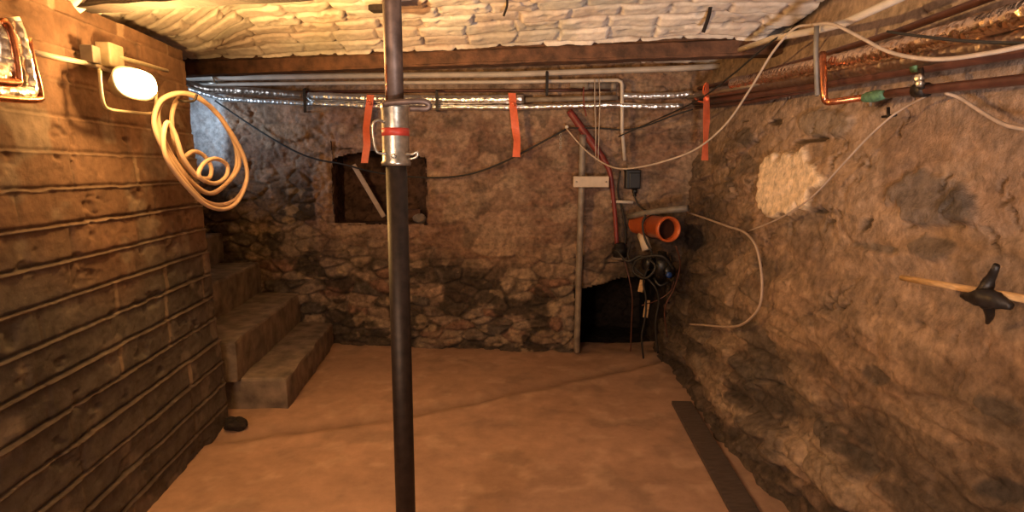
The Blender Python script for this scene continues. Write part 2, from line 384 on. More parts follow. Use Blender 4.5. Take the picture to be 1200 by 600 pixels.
# ------------------------------------------------------------------ BACK WALL with a small arched niche and a low dark opening
def bk(px, py): p = on_back(px, py); return (p[0], p[2])
NL = bk(391, 220)[0]; NR = bk(500, 220)[0]; NB = bk(430, 262)[1]; NT = bk(430, 177)[1]; NS = bk(391, 186)[1]
DL = bk(674, 380)[0]; DR = bk(779, 380)[0]; DT1 = bk(675, 338)[1]; DT2 = bk(738, 324)[1]
def make_back():
    xs = np.arange(-4.3, 1.75, .0105); zs = np.arange(-.04, 2.6, .0105)
    X, Z = np.meshgrid(xs, zs, indexing='ij')
    wx = X + (fbm(X * 3, Z * 3, 2) - .5) * .12; wz = Z + (fbm(X * 3, Z * 3, 3) - .5) * .09
    f1, f2, cid = worley(wx / .20, wz / .095 + 3, 11, .95); e = f2 - f1
    g1, g2, gid = worley(wx / .10, wz / .065 + 3, 19, .85); ge = g2 - g1
    stone = ss(.03, .22, e); small = ss(.03, .25, ge)
    lowm = ss(1.02, .62, Z + (fbm(X * 2, Z * 2, 5) - .5) * .35)       # bare stones low down, flaking plaster above
    leftm = ss(-1.45, -1.75, X) * ss(1.75, 1.2, Z)
    bare = np.clip(np.maximum(lowm, leftm * .9), 0, 1)
    plast = ss(.52, .60, fbm(X * 2.6, Z * 2.6, 41))
    relief = stone * (.010 + .034 * cid) * (.3 + .7 * bare) + small * .010 * (gid + .3) + (fbm(X * 7, Z * 10, 7) - .5) * .045 + (fbm(X * 30, Z * 30, 8, 3) - .5) * .012
    relief = relief * (1 - .45 * plast * (1 - bare)) + .018 * plast * (1 - bare)
    pal = np.array([(.30, .205, .145), (.16, .115, .085), (.36, .26, .18), (.23, .13, .09), (.12, .095, .078), (.27, .20, .15)])
    C = pal[np.clip((cid * 6).astype(int), 0, 5)] * (.75 + .5 * gid)[..., None]
    C = mix(C, (.33, .20, .13), (1 - bare) * .62)
    C = mix(C, (.20, .105, .07), ss(.48, .60, fbm(X * 3, Z * 3, 50)) * (1 - bare) * .6)
    C = mix(C, (.10, .072, .052), ss(.56, .66, fbm(X * 8, Z * 9, 51)) * (1 - bare) * .55)
    brr = (Z / .075); bm = np.maximum(np.exp(-((brr - np.round(brr)) / .10) ** 2), np.exp(-(((X / .25 + .5 * (np.floor(brr + .5) % 2)) - np.round(X / .25 + .5 * (np.floor(brr + .5) % 2))) / .04) ** 2))
    bm = bm * ss(.46, .54, fbm(X * 2, Z * 2, 58)) * (1 - bare); C = mix(C, (.34, .24, .17), bm * .35); relief = relief - bm * .006
    C = mix(C, (.42, .29, .195), ss(.56, .68, fbm(X * 5, Z * 7, 52)) * (1 - bare) * .5)
    C = mix(C, (.07, .052, .040), (1 - stone) * (.12 + .45 * bare) * fbm(X * 6, Z * 6, 91) * 1.6)
    C = mix(C, (.045, .034, .026), ss(.44, .56, fbm(X * 4.6, Z * 5.2, 60)) * bare * .85)
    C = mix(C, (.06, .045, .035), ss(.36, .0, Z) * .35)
    C = mix(C, (.42, .30, .19), ss(.64, .72, fbm(X * 9, Z * 12, 62)) * bare * .6)
    for (px, py, rx, ry, c, dh) in ((582, 292, 28, 10, (.40, .27, .18), .03), (335, 155, 34, 12, (.30, .20, .13), .02), (620, 300, 16, 9, (.28, .18, .12), .015),
                                    (400, 268, 34, 9, (.36, .24, .16), .012), (378, 222, 11, 44, (.40, .26, .17), .012), (480, 270, 34, 9, (.36, .22, .15), .010),
                                    (450, 167, 60, 10, (.34, .20, .13), .010), (640, 395, 20, 9, (.30, .2, .13), .02), (345, 290, 18, 14, (.26, .19, .14), .02), (520, 395, 18, 10, (.27, .18, .12), .02)):
        r = marks(X, Z, (px, py, rx, ry, 0), bk) + (fbm(X * 12, Z * 12, int(px)) - .5) * .5
        m = ss(1.05, .8, r); C = mix(C, c, m * .75); relief += dh * m
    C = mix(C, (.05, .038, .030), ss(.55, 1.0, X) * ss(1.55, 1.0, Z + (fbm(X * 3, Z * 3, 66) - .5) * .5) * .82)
    # whitewashed stretch beside the stair
    ww = ss(-2.38, -2.50, X + (fbm(X * 6, Z * 6, 70) - .5) * .15) * ss(1.45, 1.62, Z)
    C = mix(C, (.80, .80, .80), ww * .95); relief = relief * (1 - .7 * ww)
    Yb = back_y(X)
    mid = lambda a: (a[:-1, :-1] + a[1:, 1:]) / 2
    XM, ZM = mid(X), mid(Z)
    jit = (fbm(XM * 14, ZM * 14, 81) - .5) * .05
    u = (XM - NL) / (NR - NL)
    top = NS + (NT - NS) * (1 - (2 * np.clip(u, 0, 1) - 1) ** 2)
    niche = (XM > NL + jit * .6) & (XM < NR + jit * .6) & (ZM > NB + jit * .4) & (ZM < top + jit * .5)
    dt = DT1 + (DT2 - DT1) * ss(0, .6, (XM - DL) / (DR - DL)) + .10 * ss(.72, .85, (XM - DL) / (DR - DL))
    door = (XM > DL + jit) & (XM < DR + jit) & (ZM < dt + jit * .6)
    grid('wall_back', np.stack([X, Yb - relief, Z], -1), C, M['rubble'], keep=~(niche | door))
make_back()
def recess(name, x0, x1, z0, z1, depth, c, seed, y_in=.03, m='rubble'):
    """the rough inside of a hole in the back wall: back, floor, top and two sides"""
    st = .02
    def patch(nm, f, a0, a1, b0, b1):
        A, B = np.meshgrid(np.arange(a0, a1 + st, st), np.arange(b0, b1 + st, st), indexing='ij')
        n = (fbm(A * 8, B * 8, seed) - .5) * .05
        C = col3(A.shape, c) * (.6 + .8 * fbm(A * 5, B * 8, seed + 4))[..., None]
        e1, e2, ii = worley(A / .16, B / .08, seed + 2); C = C * (.65 + .6 * ii)[..., None] * (.45 + .55 * ss(.02, .14, e2 - e1))[..., None]
        P = f(A, B, n + .015 * ss(.03, .2, e2 - e1)); grid(name, P, C, M[m])
    Y0 = lambda x: back_y(x) - y_in
    patch('b', lambda a, b, n: np.stack([a, back_y(a) + depth - n, b], -1), x0 - .05, x1 + .05, z0 - .05, z1 + .05)
    patch('f', lambda a, b, n: np.stack([a, Y0(a) + b, z0 + n * .5], -1), x0 - .05, x1 + .05, 0, depth + .02)
    patch('t', lambda a, b, n: np.stack([a, Y0(a) + b, z1 - n * .5], -1), x0 - .05, x1 + .05, 0, depth + .02)
    patch('l', lambda a, b, n: np.stack([x0 + n * .5, Y0(x0) + a, b], -1), 0, depth + .02, z0 - .05, z1 + .05)
    patch('r', lambda a, b, n: np.stack([x1 - n * .5, Y0(x1) + a, b], -1), 0, depth + .02, z0 - .05, z1 + .05)
recess('wall_niche', NL - .005, NR + .005, NB - .005, NT + .02, .34, (.10, .055, .036), 5)  # shade inside the niche, put into a darker stone colour
recess('wall_opening', DL - .02, DR + .03, -.06, DT2 + .12, 1.1, (.035, .025, .02), 15)  # darkness inside the opening, put into the wall colour

# ------------------------------------------------------------------ RIGHT WALL: rubble with smeared mortar
def rt(px, py): p = on_right(px, py); return (p[1], p[2])
def make_right():
    ys = np.arange(-1.2, 4.95, .0095); zs = np.arange(-.06, 2.5, .0095)
    Y, Z = np.meshgrid(ys, zs, indexing='ij')
    wy = Y + (fbm(Y * 1.6, Z * 3, 102) - .5) * .30; wz = Z + (fbm(Y * 1.6, Z * 3, 103) - .5) * .13
    f1, f2, cid = worley(wy / .38, wz / .12 + 1, 111, .95); e = f2 - f1
    g1, g2, gid = worley(wy / .17, wz / .05 + 1, 119, .95); ge = g2 - g1
    stone = ss(.02, .20, e); small = ss(.03, .22, ge)
    zone = np.clip(ss(1.0, .35, Z) * .9 + ss(2.6, 3.6, Y) * .55 + .12, 0, 1) * (1 - .75 * ss(1.7, 1.95, Z))
    zone = np.clip(zone + (fbm(Y * 2, Z * 2, 120) - .5) * .6, .05, 1)
    smear = ss(.40, .62, fbm(Y * 2.2 + 4, Z * 4.5, 130)) * (1 - zone * .7)
    rel = stone * (.005 + .040 * cid) * (.12 + .70 * zone) + small * .010 * (gid + .2) * (.3 + zone) + (fbm(Y * 1.5, Z * 2.8, 133) - .5) * .08 + (fbm(Y * 3.5, Z * 11, 107) - .5) * .035 + (fbm(Y * 14, Z * 30, 108, 3) - .5) * .012
    rel = rel + .012 * smear - .01
    foot = ss(.55, 0, Z); rel += foot * (.02 + .07 * fbm(Y * 3, Z * 3, 140))
    # slanting ridges of broken stone low on the wall
    sl = fbm(Y * 1.7, (Z + Y * .10) * 10, 145); rel += (sl - .5) * .10 * ss(1.0, .3, Z) * ss(.4, 1.2, Y)
    pal = np.array([(.25, .165, .115), (.15, .108, .08), (.32, .22, .15), (.22, .15, .105), (.11, .088, .072), (.28, .19, .13)])
    C = pal[np.clip((cid * 6).astype(int), 0, 5)] * (.8 + .4 * gid)[..., None]
    C = mix(C, (.44, .29, .19), np.clip(1 - zone * .8, 0, 1) * .78)
    C = mix(C, (.52, .345, .225), smear * .5)
    C = mix(C, (.27, .155, .10), ss(.50, .62, fbm(Y * 1.8, Z * 4, 150)) * .45)
    C = mix(C, (.11, .085, .068), ss(.54, .66, fbm(Y * 2.8, Z * 7, 152)) * (.25 + .5 * zone))
    C = mix(C, (.075, .052, .038), (1 - ss(.0, .06, e)) * (.03 + .45 * zone) * np.clip(fbm(Y * 7, Z * 7, 190) * 2 - .4, 0, 1))
    C = mix(C, (.07, .054, .042), ss(.50, .42, sl) * ss(1.0, .4, Z) * .75)
    C = mix(C, (.46, .33, .22), ss(.56, .64, sl) * ss(1.0, .4, Z) * .55)
    C = mix(C, (.05, .037, .028), ss(.16, .03, Z) * .8)  # shade in the gap at the wall foot, painted dark
    top = ss(1.62, 1.80, Z + (fbm(Y * 3, Z * 3, 160) - .5) * .2)
    C = mix(C, (.42, .30, .23), top * .6); C = mix(C, (.60, .47, .40), ss(1.93, 2.02, Z) * ss(3.2, 2.6, Y) * .8); rel = rel * (1 - .5 * top)
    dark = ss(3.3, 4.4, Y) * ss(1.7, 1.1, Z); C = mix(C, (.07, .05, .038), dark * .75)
    cr = np.abs(fbm(Y * 3.2, Z * 6.5, 180) - .5); cm = ss(.014, .0, cr) * ss(.50, .60, fbm(Y * 3.5, Z * 3.5, 181)); rel = rel - .030 * cm; C = mix(C, (.06, .043, .032), cm * .8)
    C = C * (.72 + .56 * fbm(Y * 9, Z * 20, 185))[..., None] * .80
    Wr = Y + .20 * 1.52; Tr = np.clip((Wr - 2.23) / 1.57, 0, 1); vz = 2.15 + .115 + .14 * (1 - (2 * Tr - 1) ** 2) - .03
    gap = ss(.075, .03, vz - Z + (fbm(Y * 8, Z * 8, 193) - .5) * .05) * (Wr > 2.2) * (Wr < 3.85); C = mix(C, (.03, .023, .02), gap * .9)
    # individual stones and stains, in the wall's own coordinates
    S = [ # px, py, rx, ry, tilt, colour, height, sharpness
        (965, 145, 38, 17, -3, (.25, .19, .145), .022), (874, 161, 9, 10, 0, (.085, .068, .055), .012), (1085, 233, 55, 30, 18, (.135, .105, .086), .020),
        (1086, 290, 28, 14, 0, (.13, .10, .08), .012), (908, 143, 8, 4, 0, (.03, .022, .018), -.035), (947, 165, 22, 3, -10, (.03, .022, .018), -.03),
        (813, 279, 14, 15, 0, (.035, .028, .024), -.02), (890, 437, 20, 16, 20, (.10, .078, .062), .02), (1175, 575, 32, 14, 10, (.06, .05, .045), -.01),
        (985, 510, 32, 12, 40, (.09, .07, .055), .015), (1015, 537, 30, 10, 45, (.07, .055, .043), -.02), (905, 515, 44, 22, 38, (.12, .09, .07), .03),
        (1030, 440, 18, 9, 20, (.09, .07, .056), -.01), (1170, 480, 30, 12, 25, (.10, .078, .062), .01), (1015, 262, 10, 4, -50, (.04, .03, .024), -.025),
        (960, 247, 10, 3, 0, (.04, .03, .024), -.02), (887, 312, 4, 4, 0, (.02, .015, .012), -.03), (815, 195, 14, 14, 0, (.12, .09, .07), .01),
        (1120, 240, 18, 20, 0, (.10, .08, .068), .01), (1020, 290, 30, 5, 8, (.16, .12, .09), -.015), (1100, 470, 40, 5, 10, (.22, .15, .11), -.02)]
    for (px, py, rx, ry, tl, c, dh) in S:
        r = marks(Y, Z, (px, py, rx, ry, tl), rt) + (fbm(Y * 14, Z * 14, int(px * 3)) - .5) * .75
        m = ss(1.1, .85, r); C = mix(C, c, m * .8); rel += dh * m
    r = np.minimum(marks(Y, Z, (925, 208, 34, 30, 20), rt), np.minimum(marks(Y, Z, (912, 225, 22, 32, 0), rt), marks(Y, Z, (948, 205, 26, 14, 25), rt)))
    r = r + (fbm(Y * 9, Z * 9, 171) - .5) * 1.1; m = ss(1.02, .92, r)
    C = mix(C, (.80, .62, .45), m * .95); rel = rel * (1 - .75 * m) + m * .028
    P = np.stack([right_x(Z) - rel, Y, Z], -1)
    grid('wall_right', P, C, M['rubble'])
make_right()

# ------------------------------------------------------------------ CEILING: shallow brick vaults between rusty beams
SL = .20      # the beams run slightly askew:  w = y + SL x
def vault(w0, w1, z0, rise, name, seed, xr=(-4.3, 1.75)):
    st = .012; s = np.arange(xr[0], xr[1], st); t = np.linspace(0, 1, int((w1 - w0) * 1.12 / .010))
    S, T = np.meshgrid(s, t, indexing='ij'); Wd = w0 + (w1 - w0) * T
    Zc = z0 + rise * (1 - (2 * T - 1) ** 2)
    arc = Wd; CH = .118; BL = .27
    rw = arc / CH + (fbm(S * 2.5, arc * 2, seed) - .5) * .36; ri = np.floor(rw); fr = rw - ri
    bx = S / BL + _h(ri, ri * 0, seed + 1) * 2 + (fbm(S * 4, arc * 6, seed + 7) - .5) * .35; bi = np.floor(bx); fb = bx - bi
    bid = _h(bi, ri, seed + 2)
    d = np.minimum(np.minimum(fr, 1 - fr) * CH, np.minimum(fb, 1 - fb) * BL * 1.3)
    pil = ss(.0, .022, d)
    h = pil * .016 + (bid - .5) * .016 + (fbm(S * 9, arc * 9, seed + 3) - .5) * .020 + (fbm(S * 30, arc * 30, seed + 4, 3) - .5) * .007
    hole = ss(.70, .76, fbm(S * 11, arc * 15, seed + 5)) * (1 - pil * .6); h -= hole * .02
    near_wall = ss(-1.50, -1.90, S) * ss(-2.4, -1.95, S)
    Zc = Zc - .15 * near_wall * ss(3.75, 3.3, Wd) - .03 * ss(.9, 1.6, S)
    C = col3(S.shape, (.80, .73, .66)) * (.84 + .26 * bid)[..., None]
    C = mix(C, (.52, .38, .30), ss(.50, .66, fbm(S * 3, arc * 4, seed + 6)) * .45)
    C = mix(C, (.26, .17, .13), (1 - ss(0, .009, d + (fbm(S * 14, arc * 14, seed + 8) - .5) * .012)) * .75)
    C = mix(C, (.06, .04, .03), hole * .8)
    C = mix(C, (.40, .40, .34), ss(.62, .70, fbm(S * 1.5, arc * 3, seed + 9)) * .4)
    # open joint where the vault's right end has come away
    cr = [at_z(1010, -12, 2.33), at_z(958, 14, 2.31), at_z(905, 34, 2.29), at_z(862, 50, 2.27)]
    Yv = Wd - SL * S; dd = np.full(S.shape, 9.0)
    for a, b in zip(cr[:-1], cr[1:]):
        vx, vy = b[0] - a[0], b[1] - a[1]; tt = np.clip(((S - a[0]) * vx + (Yv - a[1]) * vy) / (vx * vx + vy * vy), 0, 1)
        dd = np.minimum(dd, np.hypot(S - a[0] - tt * vx, Yv - a[1] - tt * vy))
    km = ss(.045, .015, dd + (fbm(S * 12, Yv * 12, 33) - .5) * .04); C = mix(C, (.03, .022, .018), km * .9); h = h - km * .03
    # a patch of rust and bared brick round the head of the prop
    pc = at_z(478, 16, 2.34); r = np.hypot((S - pc[0]) / .17, (Wd - SL * S - pc[1]) / .10) + (fbm(S * 14, arc * 14, 5) - .5) * .9
    C = mix(C, (.22, .11, .06), ss(1.05, .85, r) * .85)
    P = np.stack([S, Wd - SL * S, Zc - h], -1)
    grid(name, P, C, M['brick'], flip=True)
ZB = 2.15
vault(2.23, 3.80, ZB + .115, .14, 'ceiling', 200)
vault(.67, 2.19, ZB + .10, .14, 'ceiling', 230)
vault(-.93, .63, ZB + .10, .14, 'ceiling', 260)
vault(3.86, 5.75, ZB + .10, .10, 'ceiling', 290)
def beam(w, m, hgt=.115, width=.055):
    """old rolled joist: bottom flange, web and top flange in one section"""
    mb = MB(); nx = 70; prof = []
    fw = width; tw = .012; zb = ZB; 
    prof = [(-fw, 0), (fw, 0), (fw, .014), (tw, .026), (tw, hgt), (fw * .8, hgt + .01), (fw * .8, hgt + .03), (-fw * .8, hgt + .03), (-fw * .8, hgt + .01), (-fw, hgt - .002), (-fw, .0)]
    # the near side of the web is packed with rusty timber flush with the flange
    prof = [(-fw, 0), (fw, 0), (fw, .014), (tw, .026), (tw, .15), (-tw, .15), (-tw, .098), (-fw * .80, .090), (-fw * .93, .082), (-fw * .93, .016), (-fw, .012)]
    rnd = random.Random(int(w * 100)); vs = []; fs = []; k = len(prof)
    for i in range(nx):
        x = -4.3 + 6.0 * i / (nx - 1)
        for (a, z) in prof:
            vs.append((x, w - SL * x + a + rnd.uniform(-.004, .004), zb + z + rnd.uniform(-.003, .003)))
    for i in range(nx - 1):
        for j in range(k):
            a = i * k + j; b = i * k + (j + 1) % k; fs.append((a, a + k, b + k, b))
    fs.append(tuple(range(k))); fs.append(tuple((nx - 1) * k + j for j in range(k))[::-1])
    mb.add(vs, fs, False); return mb
struct(beam(3.84, 'beam').build('trim_1', M['beam']))
struct(beam(2.21, 'dark').build('trim_2', M['darkbeam']))
struct(beam(.65, 'dark').build('trim_3', M['darkbeam']))

# ------------------------------------------------------------------ STAIR of concrete blocks
stair = tag(empty('concrete_stairs', (-2.2, 4.2, 0)), 'rough grey concrete stairs rising to the left behind the block wall', 'stairs')
def step(xr0, xr1, z0, z1, xl, seed, y0=3.60):
    """one step: right-hand riser runs from (xr0, y0) to (xr1, back wall)"""
    rnd = random.Random(seed); mb = MB(); n = 14; vs = []
    def q(t): return xr0 + (xr1 - xr0) * t, y0 + (back_y(xr1) - .03 - y0) * t
    ring = []
    for i in range(n + 1):
        x, y = q(i / n); ring.append((x + rnd.uniform(-.008, .008), y))
    m = 8
    for i in range(1, m): ring.append((ring[n][0] + (xl - ring[n][0]) * i / m, back_y(-2) - .03))
    ring.append((xl, back_y(-2) - .03)); ring.append((xl, y0))
    for i in range(1, m): ring.append((xl + (xr0 - xl) * i / m, y0 + rnd.uniform(-.008, .008)))
    k = len(ring); layers = [(z0, 0), (z0 + (z1 - z0) * .5, .004), (z1 - .018, .0), (z1 - .004, -.006), (z1, -.018)]
    cx = (xl + xr0) / 2; cy = (y0 + back_y(-2)) / 2
    for (z, o) in layers:
        for (x, y) in ring:
            dx, dy = (1 if x > cx else -1), (1 if y > cy else -1)
            vs.append((x + dx * o + rnd.uniform(-.003, .003), y + dy * o, z + rnd.uniform(-.004, .004)))
    fs = []
    for L in range(len(layers) - 1):
        for j in range(k):
            a = L * k + j; b = L * k + (j + 1) % k; fs.append((a, b, b + k, a + k))
    fs.append(tuple((len(layers) - 1) * k + j for j in range(k))); fs.append(tuple(range(k))[::-1])
    mb.add(vs, fs, False); return mb.build('step', M['concrete'], stair)
step(-1.42, -1.55, -.03, .20, -3.2, 1, 3.62)
step(-1.71, -1.84, .203, .455, -3.2, 2, 3.56)
step(-2.04, -2.18, .458, .72, -3.2, 3, 3.54)
step(-2.40, -2.50, .723, .97, -3.2, 4, 3.54)
step(-2.74, -2.84, .973, 1.22, -3.3, 5, 3.54)
# stone at the foot of the wall corner
def rock(c, r, sc, seed, label, m='concrete'):
    mb = MB(); vs = []; fs = []; n, k = 9, 14; rnd = random.Random(seed)
    ph = [rnd.uniform(0, 6) for _ in range(4)]
    for i in range(n + 1):
        th = math.pi * i / n
        for j in range(k):
            a = 2 * math.pi * j / k; rr = r * (1 + .18 * math.sin(2 * a + ph[0]) * math.sin(th) + .12 * math.sin(3 * a + ph[1] + 2 * th) + rnd.uniform(-.05, .05))
            vs.append((c[0] + rr * sc[0] * math.sin(th) * math.cos(a), c[1] + rr * sc[1] * math.sin(th) * math.sin(a), c[2] + rr * sc[2] * math.cos(th)))
    for i in range(n):
        for j in range(k):
            a = i * k + j; b = i * k + (j + 1) % k; fs.append((a, a + k, b + k, b))
    mb.add(vs, fs, False); return mb.build('stone', M[m]), label
p = at_z(274, 502, 0)
o, l = rock((p[0] + .0, p[1] + .02, .02), .075, (1, .8, .5), 5, '', 'darkbeam'); tag(o, 'small dark stone on the floor at the foot of the block wall corner', 'stone')

# ------------------------------------------------------------------ STEEL PROP
PX, PY = -.335, 1.75
prop = tag(empty('steel_prop', (PX, PY, 0)), 'tall dark steel prop with a galvanised collar standing from floor to ceiling', 'prop')
zc = lambda y: EYE[2] + PY * ray(600, y)[2] / ray(600, y)[1]
zT = zc(122); zBt = zc(194)
MB().box((PX, PY, .006), (.14, .14, .008)).build('base_plate', M['prop_dark'], prop, .002)
MB().lathe((PX, PY, .01), (0, 0, 1), [(0, .0305), (zBt + .02, .0305)], 32).build('outer_tube', M['prop_dark'], prop)
MB().lathe((PX, PY, zBt), (0, 0, 1), [(0, .0262), (2.345 - zBt, .0262)], 32).build('inner_tube', M['prop_mid'], prop)
MB().box((PX, PY, 2.349), (.12, .12, .008)).build('head_plate', M['prop_mid'], prop, .002)
cz = zT - zBt
sl_ = MB().lathe((PX, PY, zBt), (0, 0, 1), [(0, .041), (.008, .0425), (.016, .0390), (.05, .0385), (cz - .02, .0385), (cz - .012, .0415), (cz, .0415), (cz, .028)], 36).build('collar', M['galv'], prop)
sl_['label'] = 'shiny galvanised collar'
zr = zc(155); MB().lathe((PX, PY, zr - .011), (0, 0, 1), [(0, .0388), (0, .0393), (.022, .0393), (.022, .0388)], 36, False).build('red_band', M['redband'], sl_)
MB().lathe((PX + .001, PY - .034, zBt + .026), (0, -1, 0), [(0, .007), (.009, .007), (.010, .005)], 12).build('bolt', M['galv'], sl_)
def pp(px, py, dy=0): return at_y(px, py, PY + dy)
MB().tube([pp(449, 122, -.045), pp(462, 120, -.05), pp(480, 119, -.05), pp(497, 119, -.045), pp(503, 123, -.04), pp(500, 127, -.04), pp(490, 127, -.042), pp(480, 127, -.044)], .0085, 10, 4).build('locking_pin', M['prop_mid'], prop)
MB().tube([pp(450, 143, -.03), pp(443, 141, -.04), pp(437, 146, -.045), pp(438, 165, -.045), pp(441, 177, -.042), pp(447, 180, -.035), pp(453, 180, -.03)], .0040, 10, 4).build('handle', M['galv'], sl_)
MB().tube([pp(476, 180, -.03), pp(483, 181, -.035), pp(489, 178, -.035), pp(488, 184, -.032), pp(478, 187, -.03)], .0036, 8, 3).build('handle', M['galv'], sl_)
MB().tube([pp(452.5, 76, -.024), pp(453.0, 118, -.024)], .0022, 8).build('streak_rod', M['copper'], prop)  # thin copper rod added for the vertical streak on the tube

# ------------------------------------------------------------------ WORK LAMP on the block wall
LC = on_left(158, 98, .17)
u = np.array([-.097, .995, 0]); u /= np.linalg.norm(u); nl = np.array([.995, .097, 0]); nl /= np.linalg.norm(nl); up = np.array([0, 0, 1.0])
fdir = nl * .90 + np.array([0, -.34, 0]) + np.array([0, 0, .22]); fdir /= np.linalg.norm(fdir)
fu = np.cross(up, fdir); fu /= np.linalg.norm(fu); fv = np.cross(fdir, fu)
lamp = tag(empty('work_lamp', LC - np.array([0, 0, .12])), 'lit halogen floodlight glowing on a tube bracket on the block wall', 'work lamp')
mb = MB(); seg = 28
def oval(c, a, b, pw=2.6):
    r = []
    for k in range(seg):
        t = 2 * math.pi * k / seg; ct, st = math.cos(t), math.sin(t)
        r.append(c + fu * a * math.copysign(abs(ct) ** (2 / pw), ct) + fv * b * math.copysign(abs(st) ** (2 / pw), st))
    return r
def loft(rings, cap0=True, cap1=True):
    mb = MB(); vs = [v for r in rings for v in r]; fs = []
    for i in range(len(rings) - 1):
        for k in range(seg): a = i * seg + k; b = i * seg + (k + 1) % seg; fs.append((a, b, b + seg, a + seg))
    if cap0: fs.append(tuple(range(seg))[::-1])
    if cap1: fs.append(tuple((len(rings) - 1) * seg + k for k in range(seg)))
    return mb.add(vs, fs)
loft([oval(LC - fdir * .085, .045, .03), oval(LC - fdir * .075, .06, .04), oval(LC - fdir * .03, .085, .055), oval(LC - fdir * .006, .098, .066), oval(LC, .101, .069), oval(LC, .092, .060), oval(LC - fdir * .006, .09, .058)]).build('housing', M['lampbody'], lamp)
loft([oval(LC - fdir * .004, .090, .058), oval(LC + fdir * .020, .088, .056), oval(LC + fdir * .034, .076, .047), oval(LC + fdir * .040, .050, .030)]).build('glass', M['lampglass'], lamp)
def ol(px, py, off): return on_left(px, py, off)
MB().tube([ol(117, 84, .10), ol(118, 100, .10), ol(121, 120, .10), ol(128, 128, .10), ol(150, 131, .12), ol(176, 133, .13), ol(182, 128, .13), ol(183, 112, .13), ol(182, 98, .12)], .0068, 10, 5).build('stand_tube', M['lampbody'], lamp)
MB().tube([ol(116, 80, .02), ol(117, 84, .10)], .0068, 10).build('wall_arm', M['lampbody'], lamp)
MB().box(ol(129, 66, .03), (.11, .06, .10), (u, nl, up)).build('wall_bracket', M['lampbody'], lamp, .006)
MB().tube([ol(134, 66, .05), ol(158, 72, .06), ol(196, 83, .03)], .009, 10, 4).build('bracket_rail', M['lampbody'], lamp)
pl = bpy.data.lights.new('work_lamp_bulb', 'POINT'); pl.energy = LAMP_POWER; pl.color = LAMP_COLOR; pl.shadow_soft_size = .035
plo = bpy.data.objects.new('work_lamp_bulb', pl); COL.objects.link(plo); plo.location = LC + fdir * .11
rl = bpy.data.lights.new('work_lamp_reflector', 'AREA'); rl.shape = 'DISK'; rl.size = .09; rl.energy = REFLECTOR_POWER; rl.color = LAMP_COLOR
rlo = bpy.data.objects.new('work_lamp_reflector', rl); COL.objects.link(rlo); rlo.location = LC + fdir * .055
rlo.rotation_euler = Vector((.62, .10, .78)).to_track_quat('-Z', 'Y').to_euler()
jb = MB().box(ol(106, 64, .03), (.055, .05, .068), (u, nl, up)).build('junction_box', M['greyplastic'], None, .004)
tag(jb, 'small grey junction box on the block wall left of the lamp', 'junction box')
tag(MB().tube([ol(34, 60, .018), ol(70, 68, .018), ol(101, 74, .018), ol(110, 77, .018), ol(134, 84, .018)], .010, 12).build('conduit', M['palepipe']), 'straight pale conduit running along the block wall to the lamp', 'conduit')

# foil wrapped bundle near the camera on the left
def pipe(name, pts, r, m, label, cat, group=None, sm=0, crinkle=0, seg=14, flat=1.0, seed=1):
    o = MB().tube(pts, r, seg, sm, crinkle=crinkle, seed=seed, flat=flat).build(name, M[m]); return tag(o, label, cat, group)
G1 = 'pipes bending down the block wall'
pipe('insulated_pipe', [ol(-30, 10, .075), ol(-4, 40, .075), ol(4, 78, .075), ol(-6, 92, .075), ol(-40, 96, .075)], .030, 'foil', 'crinkled foil wrapped pipe at the left edge of the picture', 'pipe', G1, 5, .10)
pipe('copper_pipe', [ol(2, 24, .10), ol(9, 34, .10), ol(16, 62, .10), ol(20, 90, .10), ol(16, 97, .10), ol(-30, 92, .10)], .014, 'copper', 'copper pipe between two foil wrapped pipes at the left edge', 'pipe', G1, 5)
pipe('insulated_pipe', [ol(14, 20, .06), ol(23, 46, .06), ol(30, 76, .06), ol(35, 100, .06), ol(28, 109, .06), ol(-30, 106, .06)], .022, 'foil', 'narrow foil wrapped pipe beside the short bright copper pipe', 'pipe', G1, 5, .10, seed=4)
pipe('copper_pipe', [ol(32, 44, .07), ol(38, 74, .07), ol(46, 108, .07), ol(40, 117, .07), ol(-30, 112, .07)], .0125, 'copper', 'outermost bright copper pipe, turning back at its foot', 'pipe', G1, 4)

# ------------------------------------------------------------------ COILED HOSE on a hook at the wall corner
hu = np.array([.16, .987, 0]); hn = np.array([.987, -.16, 0]); HP = at_y(235, 180, 3.02)
def hp(px, py, off=0):
    d = ray(px, py); t = (np.dot(HP, hn) + off - np.dot(EYE, hn)) / np.dot(d, hn); return EYE + d * t
def cp(L, o0, o1):
    n = len(L); return [hp(160 + x / 3, 60 + y / 3, o0 + (o1 - o0) * i / (n - 1)) for i, (x, y) in enumerate(L)]
lpA = [(165, 375), (200, 352), (238, 368), (262, 408), (255, 445), (210, 440), (170, 400), (140, 340), (125, 270), (128, 205), (155, 160), (205, 158), (260, 195), (305, 250), (345, 325), (352, 400), (325, 455), (270, 500), (215, 478), (160, 420), (115, 350), (85, 280), (75, 215), (100, 165), (150, 147), (215, 160), (270, 208), (315, 262), (350, 335), (360, 405), (320, 462), (260, 500), (200, 470), (140, 400), (95, 330), (65, 250), (75, 185), (115, 155), (165, 150), (230, 172), (290, 225), (345, 310), (385, 400), (385, 460), (350, 520), (290, 540), (230, 520), (170, 455), (110, 370), (70, 290), (62, 230), (85, 175), (135, 152)]
lpB = [(135, 152), (180, 152), (240, 180), (300, 240), (350, 315), (380, 380), (388, 450), (358, 525), (310, 555), (245, 540), (180, 480), (125, 410), (100, 360), (95, 300), (108, 250), (135, 290), (165, 375), (215, 440), (275, 465), (315, 440), (318, 400), (280, 378), (240, 392), (218, 432), (240, 458)]
coil = MB().tube(cp(lpA, -.045, .02) + cp(lpB[1:], .022, .065), .0108, 10, 5).build('coiled_hose', M['hose'])
tag(coil, 'coil of pale orange hose hanging at the corner of the block wall', 'hose')
